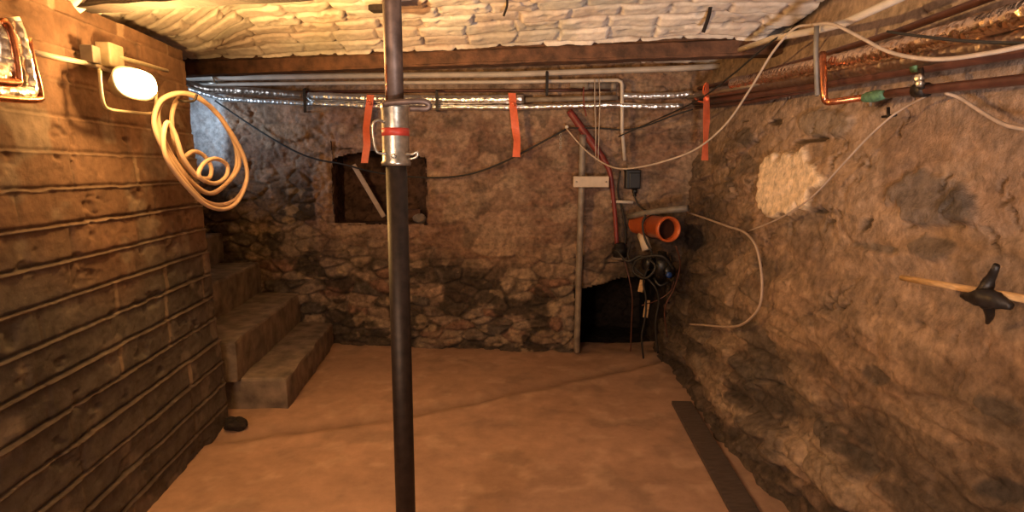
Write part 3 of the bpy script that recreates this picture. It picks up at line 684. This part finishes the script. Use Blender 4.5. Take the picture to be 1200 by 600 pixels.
hk = hp(160 + 150 / 3, 60 + 158 / 3, 0)
MB().tube([on_left(210, 108, -.02), hk + np.array([-.02, 0, -.022]), hk + np.array([.05, 0, -.024]), hk + np.array([.10, 0, .0])], .006, 8, 4)
hook = MB().tube([on_left(208, 112, -.01), hk + np.array([0, 0, -.020]), hk + np.array([.065, 0, -.022]), hk + np.array([.085, 0, .008])], .006, 8, 4).build('iron_hook', M['iron'])
tag(hook, 'iron hook in the wall that carries the coiled hose', 'hook')

# ------------------------------------------------------------------ PIPES ALONG THE BACK WALL
ob = on_back
G2 = 'pipes high along the far wall'
pipe('metal_pipe', [ob(150, 93, .14), ob(222, 92, .14), ob(400, 89, .14), ob(600, 87, .14), ob(800, 80, .14), ob(870, 76, .16)], .021, 'palepipe', 'topmost pale pipe running the length of the far wall', 'pipe', G2)
pipe('metal_pipe', [ob(150, 100, .12), ob(240, 99, .12), ob(450, 97, .12), ob(600, 96, .12), ob(724, 94, .12), ob(728, 96, .12), ob(729, 100, .12), ob(729, 150, .11), ob(732, 188, .10)], .014, 'palepipe', 'thin pale pipe that turns straight down right of centre on the far wall', 'pipe', G2)
pipe('insulated_pipe', [ob(190, 90, .15), ob(222, 99, .13), ob(240, 104, .12), ob(300, 107, .12), ob(356, 112, .12)], .030, 'foil_dull', 'dull wrapped pipe on the far wall near the coiled hose', 'pipe', G2, 0, .05)
pipe('insulated_pipe', [ob(362, 113, .12), ob(450, 116, .12), ob(540, 117, .12), ob(614, 116, .12)], .034, 'foil', 'thick shiny foil wrapped pipe behind the steel prop, ending mid wall', 'pipe', G2, 0, .06, seed=3)
pipe('metal_pipe', [ob(616, 117, .12), ob(700, 115, .12), ob(724, 114, .12)], .018, 'greypipe', 'short bare grey pipe emerging from the end of the thick foil wrap', 'pipe', G2)
pipe('insulated_pipe', [ob(727, 112, .10), ob(755, 113, .10), ob(800, 111, .10), ob(812, 109, .10)], .022, 'foil', 'short foil wrapped pipe in the far right corner', 'pipe', G2, 0, .12, seed=6)
pipe('insulated_pipe', [ob(200, 96, .20), ob(228, 106, .16), ob(262, 116, .13), ob(350, 121, .11), ob(450, 125, .11), ob(600, 126, .11), ob(715, 123, .11), ob(760, 125, .11), ob(800, 124, .11)], .021, 'foil', 'slim foil wrapped pipe, lowest of the pipes on the far wall', 'pipe', G2, 0, .10, seed=7)
pipe('metal_pipe', [ob(240, 109, .05), ob(450, 107, .05), ob(640, 106, .05), ob(715, 105, .05)], .012, 'oxide', 'thin red brown pipe tucked behind the pale pipes on the far wall', 'pipe', G2)
for (px, y0, y1, lab) in ((357, 104, 131, 'dark pipe clamp on the far wall between the coiled hose and the prop'), (641, 84, 112, 'dark pipe clamp on the far wall right of the middle orange tape'), (512, 106, 130, 'dark pipe clamp on the far wall just right of the prop')):
    c = empty('pipe_clamp', ob(px, y1, .10)); tag(c, lab, 'pipe clamp', 'pipe clamps on the far wall')
    a = ob(px, y0, .165); b = ob(px, y1, .165)
    MB().box((a + b) / 2, (.022, .008, abs(a[2] - b[2]))).build('strap', M['iron'], c)
    MB().tube([ob(px, y0, -.01), ob(px, y0, .17)], .006, 8).build('rod', M['iron'], c)
    MB().tube([ob(px, y1, -.01), ob(px, y1, .17)], .006, 8).build('rod', M['iron'], c)
# junction of fittings right of centre
f = empty('pipe_fitting', ob(706, 106, .12)); tag(f, 'boxy grey pipe fitting below the topmost pale pipe right of the clamp', 'pipe fitting')
MB().tube([ob(668, 99, .07), ob(690, 100, .07), ob(722, 101, .07)], .026, 14).build('body', M['greypipe'], f)
MB().tube([ob(684, 100, .07), ob(690, 100, .07)], .034, 14).build('nut', M['greypipe'], f)
MB().tube([ob(716, 100.8, .07), ob(722, 101, .07)], .034, 14).build('nut', M['greypipe'], f)
# pale bracket box high left with the light from the stair on it
f = empty('pipe_bracket', ob(252, 100, .1)); tag(f, 'triangular steel pipe bracket at the left end of the far wall pipes', 'bracket')
MB().tube([ob(233, 78, .0), ob(245, 82, .16), ob(252, 97, .18)], .008, 8).build('brace', M['galv'], f)
MB().tube([ob(233, 78, .0), ob(234, 97, .02)], .008, 8).build('upright', M['galv'], f)
MB().tube([ob(232, 97, .0), ob(254, 97.5, .19)], .008, 8).build('arm', M['galv'], f)

# ------------------------------------------------------------------ ORANGE TAPES
def tape(proj, pts, w, label, knot=None):
    """twisted ribbon with a knot round the pipe"""
    root = empty('orange_tape', proj(*pts[0][:2], pts[0][2])); tag(root, label, 'tape', 'orange marker tapes tied to the pipes')
    P = [proj(a, b, c) for a, b, c, _ in pts]; tw = [t for *_, t in pts]
    Q = []; A = []
    for i in range(len(P) - 1):
        for k in range(6): t = k / 6; Q.append(P[i] * (1 - t) + P[i + 1] * t); A.append(tw[i] * (1 - t) + tw[i + 1] * t)
    Q.append(P[-1]); A.append(tw[-1])
    mb = MB(); vs = []; n = len(Q)
    for q, a in zip(Q, A):
        d = np.array([math.cos(a), math.sin(a), 0]); e = np.array([-math.sin(a), math.cos(a), 0])
        for sx, sy in ((-1, -1), (1, -1), (1, 1), (-1, 1)): vs.append(q + d * sx * w / 2 + e * sy * .0008)
    fs = []
    for i in range(n - 1):
        for k in range(4): a = i * 4 + k; b = i * 4 + (k + 1) % 4; fs.append((a, b, b + 4, a + 4))
    fs += [(3, 2, 1, 0), tuple((n - 1) * 4 + k for k in range(4))]
    mb.add(vs, fs, False); mb.build('tail', M['ribbon'], root)
    k0 = P[1]; mb = MB(); mb.tube([k0 + np.array([-.012, 0, .01]), k0 + np.array([.004, -.008, 0]), k0 + np.array([.012, 0, -.012])], [.010, .016, .009], 8).build('knot', M['ribbon'], root)
    L = MB(); c = P[0]; R = .040
    L.tube([c + np.array([0, R * math.sin(t) + R, R * math.cos(t) - R]) for t in np.linspace(-2.2, 2.2, 14)], .006, 6).build('loop', M['ribbon'], root)
    if knot:
        L = MB(); L.tube([proj(*q) for q in knot], .012, 8, 2, flat=.4).build('end', M['ribbon'], root)
tape(ob, [(434, 111, .175, .2), (433, 121, .18, .3), (429, 150, .175, .6), (430, 170, .17, .2), (427, 191, .17, .1)], .056, 'orange tape hanging left of the prop in front of the niche')
tape(ob, [(600, 109, .175, .2), (601, 122, .18, .4), (604, 150, .175, .1), (606, 165, .17, .5), (605, 184, .17, .2)], .060, 'middle orange tape hanging on the plain stretch of far wall')
orr = on_right
tape(orr, [(829, 97, .19, 1.0), (828, 116, .19, .6), (828, 140, .19, .5), (827, 165, .185, .8), (826, 188, .18, .5)], .062, 'rightmost orange tape, tied in the far right corner with a short loose end', [(828, 120, .19), (820, 119, .19), (815, 115, .19)])

# ------------------------------------------------------------------ PIPES ON THE RIGHT WALL
G3 = 'pipes high along the rubble wall'
def ext(p, q, k): return q + (q - p) * k
a, b = orr(975, 98, .12), orr(1200, 60, .12)
pipe('metal_pipe', [orr(808, 121, .10), orr(880, 112, .12), a, b, ext(a, b, .5)], .0175, 'oxide', 'thick brown pipe passing just above the copper elbow to the right edge', 'pipe', G3)
a, b = orr(1055, 108, .10), orr(1200, 93, .10)
pipe('metal_pipe', [orr(1040, 110, .10), a, b, ext(a, b, .7)], .0155, 'oxide', 'lowest brown pipe on the rubble wall, joined to the copper pipe', 'pipe', G3)
a = orr(964, 62, .22)
pipe('copper_pipe', [a, orr(965, 90, .22), orr(966, 112, .21), orr(968, 118.5, .20), orr(975, 119.5, .19), orr(1000, 116, .13), orr(1013, 114.4, .10)], .0135, 'copper', 'bright copper pipe turning from vertical to horizontal at an elbow', 'pipe', G3, 4)
pipe('metal_pipe', [orr(957, 28, .26), orr(956, 60, .24), orr(958, 112, .22)], .010, 'greyplastic', 'thin dark grey upright pipe just left of the copper elbow', 'pipe', G3)
vd = empty('pipe_joint', orr(1022, 113, .10)); tag(vd, 'green corroded joint on the copper pipe', 'pipe joint')
MB().tube([orr(1012, 114.5, .10), orr(1018, 113.8, .10), orr(1030, 112, .10), orr(1036, 111, .10)], [.015, .021, .021, .015], 14, 2, crinkle=.06).build('sleeve', M['verdigris'], vd)
MB().tube([orr(1020, 115, .10), orr(1020, 124, .08)], .006, 8).build('stub', M['greypipe'], vd)
# clamp joining the two brown pipes
vc = empty('pipe_clamp', orr(1079, 112, .10)); tag(vc, 'dark clamp with bolts joining the two brown pipes on the right', 'pipe clamp')
MB().tube([orr(1074, 106, .10), orr(1086, 105, .10)], .024, 14).build('ring', M['iron'], vc)
MB().tube([orr(1074, 78.5, .12), orr(1082, 77, .12)], .024, 14).build('ring', M['verdigris'], vc)
MB().tube([orr(1079, 80, .14), orr(1080, 104, .13)], .009, 10).build('rod', M['iron'], vc)
MB().lathe(orr(1079, 92, .14), (-1, -.5, 0), [(0, .015), (.018, .015), (.02, .010)], 6).build('bolt', M['galv'], vc)
MB().lathe(orr(1080, 98, .14), (-1, -.5, 0), [(0, .012), (.018, .012), (.02, .008)], 6).build('bolt', M['galv'], vc)
a, b = orr(1050, 74, .13), orr(1200, 46, .13)
pipe('insulated_pipe', [orr(815, 112, .12), orr(900, 99, .13), orr(962, 89, .13), a, b, ext(a, b, .5)], .030, 'foil_dull', 'wrinkled wrapped pipe directly above the thick brown pipe', 'pipe', G3, 0, .09, seed=11)
a, b = orr(1060, 56, .17), orr(1200, 16, .17)
pipe('insulated_pipe', [orr(860, 98, .17), orr(965, 76, .17), a, b, ext(a, b, .5)], .034, 'foil_brown', 'thick crinkled foil wrapped pipe along the top of the rubble wall', 'pipe', G3, 0, .10, seed=12)
a, b = orr(1050, 38, .11), orr(1160, -3, .11)
pipe('metal_pipe', [orr(806, 107, .08), orr(870, 92, .10), orr(960, 66, .11), a, b, ext(a, b, .4)], .013, 'oxide', 'topmost brown pipe slanting up towards the upper right', 'pipe', G3)
pipe('metal_pipe', [orr(806, 115, .17), orr(880, 100, .17), orr(955, 78, .17)], .012, 'greypipe', 'thin grey pipe between the wrapped pipes in the far right corner', 'pipe', G3)
pipe('metal_pipe', [orr(806, 127, .08), orr(880, 119, .08), orr(955, 104, .08)], .012, 'oxide', 'lowest thin brown pipe left of the copper elbow', 'pipe', G3)
a, b = orr(990, 27, .22), orr(1062, -6, .22)
pipe('metal_pipe', [orr(862, 60, .22), orr(905, 45, .22), orr(955, 36, .22), a, b, ext(a, b, .3)], .015, 'palepipe', 'pale plastic pipe slanting up out of the picture above the copper elbow', 'pipe', G3)

# ------------------------------------------------------------------ CABLES
def cable(proj, L, r, m, label, sm=6, group=None, cat='cable', name='cable'):
    return pipe(name, [proj(*q) for q in L], r, m, label, cat, group, sm, seg=8)
cable(lambda x, y, o: at_y(x, y, o), [(664, 151, 4.62), (685, 175, 4.5), (705, 190, 4.4), (722, 197, 4.25), (742, 197, 4.1), (775, 190, 3.9), (815, 175, 3.7), (850, 146, 3.45), (880, 103, 3.2), (905, 62, 3.0), (930, 34, 2.85), (952, 29, 2.7)], .0058, 'thin', 'pale slack cable looping from the far wall up to the ceiling')
cable(orr, [(952, 29, .30), (975, 28, .30), (1005, 42, .28), (1040, 60, .26), (1075, 68, .25), (1110, 69, .25), (1160, 62, .25), (1200, 54, .25), (1240, 46, .25)], .0062, 'thin', 'pale cable sagging in front of the pipes at the upper right')
cable(orr, [(1040, 37, .24), (1075, 42, .24), (1130, 48, .24), (1200, 51, .24), (1250, 50, .24)], .0045, 'rubber', 'thin black cable above the sagging pale cable')
cable(orr, [(1108, 109, .09), (1125, 115, .07), (1150, 131, .06), (1175, 145, .06), (1200, 151, .06), (1240, 156, .06)], .0060, 'cable', 'grey brown cable dropping from the lowest brown pipe to the right edge')
cable(orr, [(1086, 112, .09), (1060, 126, .06), (1040, 140, .07), (1015, 163, .07), (985, 195, .08), (950, 232, .08), (915, 255, .07), (877, 271, .07)], .0042, 'cable', 'thin brown cable running diagonally down past the pale plaster patch')
cable(orr, [(806, 249, .09), (830, 257, .09), (852, 265, .09), (872, 272, .09), (885, 287, .09), (891, 310, .09), (893, 340, .09), (888, 363, .09), (870, 380, .10), (850, 383, .10), (826, 381, .11), (808, 380, .11)], .0068, 'cable', 'stiff grey cable curving down the rubble wall, its end sticking out')
kn = MB().tube([orr(1041, 126, .05), orr(1041, 140, .05)], .006, 8); kn.tube([orr(1034, 137, .05), orr(1050, 135, .05)], .005, 8)
tag(kn.build('iron_nail', M['iron']), 'crossed iron nails holding the thin diagonal cable on the rubble wall', 'nail')
cable(ob, [(252, 118, .08), (275, 134, .08), (310, 157, .09), (345, 177, .09), (372, 187, .09), (400, 192, .10), (440, 202, .12), (480, 207, .12), (520, 208, .10), (555, 203, .10), (590, 190, .09), (625, 172, .09), (664, 151, .09)], .0070, 'rubber', 'black cable sagging across the far wall over the niche')
cable(ob, [(664, 150, .09), (700, 150, .09), (730, 152, .09), (755, 148, .09), (790, 135, .10), (812, 128, .14)], .0060, 'rubber', 'thin black cable continuing right from the white clip to the corner')
cable(lambda x, y, o: at_y(x, y, o), [(725, 160, 4.65), (770, 140, 4.4), (820, 116, 3.9), (860, 86, 3.5), (900, 52, 3.1), (925, 36, 2.9)], .0050, 'rubber', 'thin dark cable rising from the far wall to the ceiling on the right')
cable(ob, [(684, 102, .16), (684, 118, .16), (687, 136, .13)], .0048, 'redhose', 'short reddish wire stub hanging from the pipes above the red hose', cat='wire', name='wire')
cable(ob, [(697, 92, .16), (697, 120, .16), (698, 150, .14), (698, 188, .12)], .0042, 'thin', 'left one of two thin pale wires hanging down the far wall', group='thin hanging wires', cat='wire', name='wire')
cable(ob, [(702, 92, .16), (703, 120, .16), (702, 150, .14), (701, 190, .12)], .0042, 'thin', 'right one of two thin pale wires hanging down the far wall', group='thin hanging wires', cat='wire', name='wire')
# white clip and its dangling chain
cl = empty('cable_clip', ob(664, 150, .11)); tag(cl, 'small white clip holding the cables on the far wall, short chain below', 'clip')
c = ob(664, 149, .115); MB().lathe(c, (0, -1, 0), [(0, .014), (.012, .014), (.018, .006)], 12).build('body', M['white'], cl)
for i in range(4):
    q = ob(657, 158 + i * 5, .09); MB().tube([q + np.array([.008 * math.cos(t), .002 * (i % 2), .013 * math.sin(t)]) for t in np.linspace(0, 2 * math.pi, 9)], .003, 6, cap=False).build('chain_link', M['galv'], cl)

# ------------------------------------------------------------------ FITTINGS ROUND THE LOW OPENING
pipe('steel_pipe', [ob(683, 158, .10), ob(682, 205, .10), ob(680, 270, .10), ob(678, 340, .10), ob(676, 400, .10), ob(676, 413, .10)], .026, 'greypipe', 'upright grey pipe standing at the left edge of the dark low opening', 'pipe', None, 0, .03)
bx = empty('socket_strip', ob(692, 213, .14)); tag(bx, 'long cream plastic box fixed across the upright grey pipe', 'socket strip')
c = ob(692.5, 213, .155); MB().box(c, (.275, .045, .085)).build('body', M['boxw'], bx, .006)
for s_ in (-1, 1): MB().lathe(c + np.array([s_ * .115, -.022, 0]), (0, -1, 0), [(0, .007), (.003, .007)], 10).build('screw', M['galv'], bx)
rh = empty('red_hose', ob(720, 290, .1)); tag(rh, 'dull red hose running down the far wall to a black coupling', 'hose')
MB().tube([ob(667, 130, .06), ob(680, 148, .07), ob(697, 172, .08), ob(708, 188, .09), ob(715, 203, .10), ob(718, 225, .10), ob(721, 255, .10), ob(723, 288, .10)], [.026, .030, .030, .024, .018, .017, .017, .017], 12, 5).build('tube', M['redhose'], rh)
c = ob(726, 302, .10); MB().lathe(c, (0, 0, 1), [(0, .050), (.012, .055), (.03, .055), (.034, .062), (.075, .062), (.08, .05), (.11, .04), (.12, .03)], 20).build('coupling', M['black'], rh)
MB().lathe(c - np.array([0, 0, .012]), (0, 0, 1), [(0, .058), (.012, .062), (.018, .058)], 20).build('ring', M['greypipe'], rh)
bb = empty('black_box', ob(741, 220, .08)); tag(bb, 'black box with cable glands on the far wall above the orange pipe', 'junction box')
c = ob(741, 210, .07); MB().box(c, (.115, .09, .15)).build('housing', M['black'], bb, .008)
MB().box(c + np.array([.01, -.05, -.01]), (.085, .012, .12)).build('cover', M['black'], bb, .006)
MB().lathe(c + np.array([.02, -.01, -.075]), (0, 0, -1), [(0, .022), (.03, .022), (.035, .014), (.06, .014)], 12).build('cable_gland', M['black'], bb)
MB().lathe(c + np.array([-.05, -.01, .06]), (-.3, 0, 1), [(0, .018), (.03, .018)], 12).build('cable_gland', M['black'], bb)
pipe('grey_pipe', [ob(716, 236, .09), ob(728, 236.5, .09), ob(742, 237, .09)], .013, 'palepipe', 'short pale horizontal pipe stub between red hose and orange pipe', 'pipe')
gp = [at_y(737, 254, 4.62), at_y(750, 251, 4.52), at_y(775, 247, 4.40), at_y(806, 244, 4.25)]
pipe('grey_pipe', gp, .024, 'greyplastic', 'dark grey pipe lying across the top of the orange pipe', 'pipe')
# orange drain pipe
dp = empty('drain_pipe', at_y(775, 282, 4.3)); tag(dp, 'open ended orange plastic drain pipe sticking out of the far corner', 'drain pipe')
A0 = at_y(748, 262, 4.68); A1 = at_y(784.5, 269, 4.18); ax = A1 - A0; Ln = np.linalg.norm(ax)
R0 = .083
MB().lathe(A0, ax, [(0, R0), (Ln - .055, R0), (Ln - .05, R0 + .007), (Ln - .01, R0 + .009), (Ln, R0 + .005), (Ln, R0 - .006), (Ln - .05, R0 - .006), (Ln - .06, R0 - .011), (.05, R0 - .011)], 40, False).build('pipe_wall', M['orange'], dp)
MB().lathe(A0, ax, [(.045, .001), (.048, R0 - .0115), (Ln - .062, R0 - .0115)], 40, False).build('dark_lining', M['orange_in'], dp)  # inside of the pipe, in a darker orange
MB().lathe(A0 + ax / Ln * (Ln * .50), ax, [(0, R0 + .001), (.0, R0 + .006), (.014, R0 + .006), (.014, R0 + .001)], 36, False).build('strap', M['iron'], dp)
pipe('pipe_offcut', [at_y(752, 275, 4.55), at_y(755, 282, 4.5), at_y(758, 293, 4.46)], .036, 'boxw', 'pale plastic pipe offcut sloping down below the orange pipe', 'pipe', None, 0)
pipe('strap', [at_y(757, 252, 4.35), at_y(753, 262, 4.36), at_y(756, 280, 4.33), at_y(764, 296, 4.3)], .008, 'rubber', 'black strap hanging round the orange pipe', 'strap', None, 4)
# pump valve with blue cap
vb = empty('water_valve', at_y(775, 335, 4.3)); tag(vb, 'black pump valve with a small blue cap under the orange pipe', 'valve')
c = at_y(774, 312, 4.42)
MB().lathe(c - np.array([0, 0, .10]), (.05, 0, 1), [(0, .03), (.03, .05), (.06, .075), (.13, .078), (.16, .06), (.18, .035), (.21, .032)], 20).build('body', M['black'], vb)
MB().lathe(c + np.array([-.02, 0, .02]), (-1, -.2, .1), [(0, .045), (.08, .045), (.085, .055), (.11, .055)], 16).build('inlet', M['black'], vb)
MB().lathe(c + np.array([.02, -.02, -.03]), (.5, -1, .1), [(0, .04), (.06, .04), (.065, .048), (.08, .048)], 16).build('outlet', M['black'], vb)
cc = at_y(783, 322, 4.30); MB().lathe(cc, (.3, -1, 0), [(0, .022), (.02, .022), (.026, .015)], 12).build('cap', M['blue'], vb)
MB().tube([c + np.array([-.06, -.05, -.08]), c + np.array([-.02, -.09, -.13]), c + np.array([.05, -.08, -.10])], .012, 8, 4).build('lever', M['black'], vb)
for (x0, y0, x1, y1, lab) in ((753, 328, 750, 342, 'upper yellow wooden peg tied among cables in front of the dark opening'), (759, 352, 756, 372, 'lower yellow wooden peg tied among cables in front of the dark opening')):
    a, b = at_y(x0, y0, 4.40), at_y(x1, y1, 4.40); d = b - a; s_ = np.cross(d, (0, 1, 0))
    tag(MB().box((a + b) / 2, (np.linalg.norm(d), .036, .014), (d, s_, (0, 1, 0))).build('wooden_peg', M['wood'], None, .003), lab, 'peg', 'wooden pegs by the opening')
vy = lambda x, y, o: at_y(x, y, o)
cable(vy, [(764, 296, 4.34), (760, 312, 4.36), (754, 330, 4.385), (757, 350, 4.385), (756, 372, 4.385), (752, 395, 4.40), (754, 420, 4.42)], .0075, 'rubber', 'black cable dropping past the wooden pegs to the floor')
cable(ob, [(731, 302, .10), (737, 325, .12), (741, 350, .14), (740, 380, .14), (739, 412, .14)], .0060, 'oxide', 'brown cable dropping from the black coupling across the dark opening')
cable(vy, [(752, 358, 4.38), (770, 352, 4.40), (785, 342, 4.38), (790, 330, 4.36)], .0045, 'oxide', 'short bent brown cable right of the lower wooden peg')
cable(ob, [(727, 200, .08), (724, 225, .07), (730, 250, .07), (733, 275, .08), (731, 300, .08)], .0060, 'rubber', 'black cable hanging between the red hose and the black box')
cable(ob, [(742, 222, .10), (745, 234, .12), (752, 244, .14), (768, 250, .30)], .0060, 'rubber', 'black cable from the black box down to the dark grey pipe')

cable(vy, [(722, 292, 4.50), (735, 306, 4.42), (752, 300, 4.40), (768, 312, 4.30), (757, 326, 4.32), (742, 318, 4.40), (748, 304, 4.36), (775, 300, 4.26), (790, 316, 4.28)], .0095, 'rubber', 'tangled black hose around the pump valve below the orange pipe')
cable(vy, [(740, 284, 4.56), (736, 300, 4.50), (746, 316, 4.46), (766, 334, 4.36), (772, 352, 4.38), (768, 380, 4.40), (771, 414, 4.42)], .0085, 'rubber', 'black cable dropping to the floor at the right side of the dark opening')
cable(vy, [(792, 288, 4.30), (797, 310, 4.34), (790, 338, 4.36), (779, 362, 4.38), (782, 395, 4.40)], .0060, 'oxide', 'brown cable hanging in the far corner right of the pump valve')
# ------------------------------------------------------------------ NICHE: leaning stick
a = on_back(414, 193, -.02); b = on_back(450, 254, -.14)
d = b - a; s_ = np.cross(d, (0, 1, 0))
st = MB().box((a + b) / 2, (np.linalg.norm(d), .040, .012), (d, s_, (0, 1, 0)))
tag(st.build('wooden_lath', M['thin'], None, .002), 'pale thin lath leaning diagonally inside the arched niche', 'lath')
o, _ = rock(on_back(492, 256, -.05), .055, (1, .7, .7), 9, '', 'rubble_rock' if False else 'concrete'); tag(o, 'grey stone lying in the right corner of the niche', 'stone')
tag(MB().box(on_back(484, 250, -.12), (.13, .08, .07), ((1, .1, 0), (-.1, 1, 0), (0, 0, 1))).build('brick', M['beam'], None, .006), 'loose brick lying in the niche behind the prop', 'brick')

# ------------------------------------------------------------------ STICK WITH BLACK CLAMP on the rubble wall
ws = empty('wooden_rod', orr(1130, 345, .1)); tag(ws, 'pale round wooden rod held across the rubble wall by a black clamp', 'rod')
a, b = orr(1057, 325.5, .13), orr(1200, 350, .13); e = ext(a, b, .35)
MB().tube([a, a * .5 + b * .5, b, e], [.0095, .010, .011, .011], 14).build('shaft', M['wood'], ws)
cl = MB()
cl.tube([orr(1168, 311, .17), orr(1160, 328, .15), orr(1152, 344, .15)], [.008, .013, .020], 10, 3, crinkle=.14)
cl.tube([orr(1128, 346, .15), orr(1140, 349, .155), orr(1155, 349, .155), orr(1172, 354, .15), orr(1186, 360, .14)], [.008, .016, .028, .020, .009], 10, 4, crinkle=.14)
cl.tube([orr(1156, 350, .10), orr(1160, 368, .07), orr(1157, 378, .04)], [.018, .012, .006], 8, 3)
o = cl.build('clamp', M['iron'], ws); o['label'] = 'black iron clamp with a lever'

# ------------------------------------------------------------------ BOARD on the floor
q = [at_z(785, 470, .03), at_z(812, 470, .03), at_z(905, 618, .03), at_z(864, 618, .03)]
c0 = (q[0] + q[1]) / 2; c1 = (q[2] + q[3]) / 2; dd = c1 - c0; dd = dd / np.linalg.norm(dd); wd = np.cross(dd, (0, 0, 1)); Wd_ = .125
c1 = c0 + dd * 1.9
tag(MB().box((c0 + c1) / 2 - np.array([0, 0, .010]), (1.9, Wd_, .024), (dd, wd, (0, 0, 1))).build('floor_board', M['board'], None, .003), 'long dark board lying flat on the dusty floor beside the rubble wall', 'board')

# ------------------------------------------------------------------ things hanging from the vault
for (x0, y0, x1, y1, r, lab) in ((594, -6, 590, 19, .006, 'short rusty wire hanging from the vault right of the prop'), (834, -6, 824, 38, .010, 'long rusty strip hanging from the vault at the right')):
    z = 2.33
    a = at_z(x0, y0, 2.40); b = at_y(x1, y1, a[1] + .03)
    tag(MB().tube([a, (a + b) / 2 + np.array([.01, 0, 0]), b], r, 8, 3, flat=.5).build('hanging_wire', M['darkbeam']), lab, 'wire', 'rusty wires hanging from the vault')
tag(MB().box(at_z(447, 10, 2.33) + np.array([0, 0, .0]), (.12, .07, .03), ((1, -.2, 0), (.2, 1, 0), (0, 0, 1))).build('wooden_wedge', M['darkbeam'], None, .006), 'dark wooden wedge under the vault just left of the prop', 'wedge')
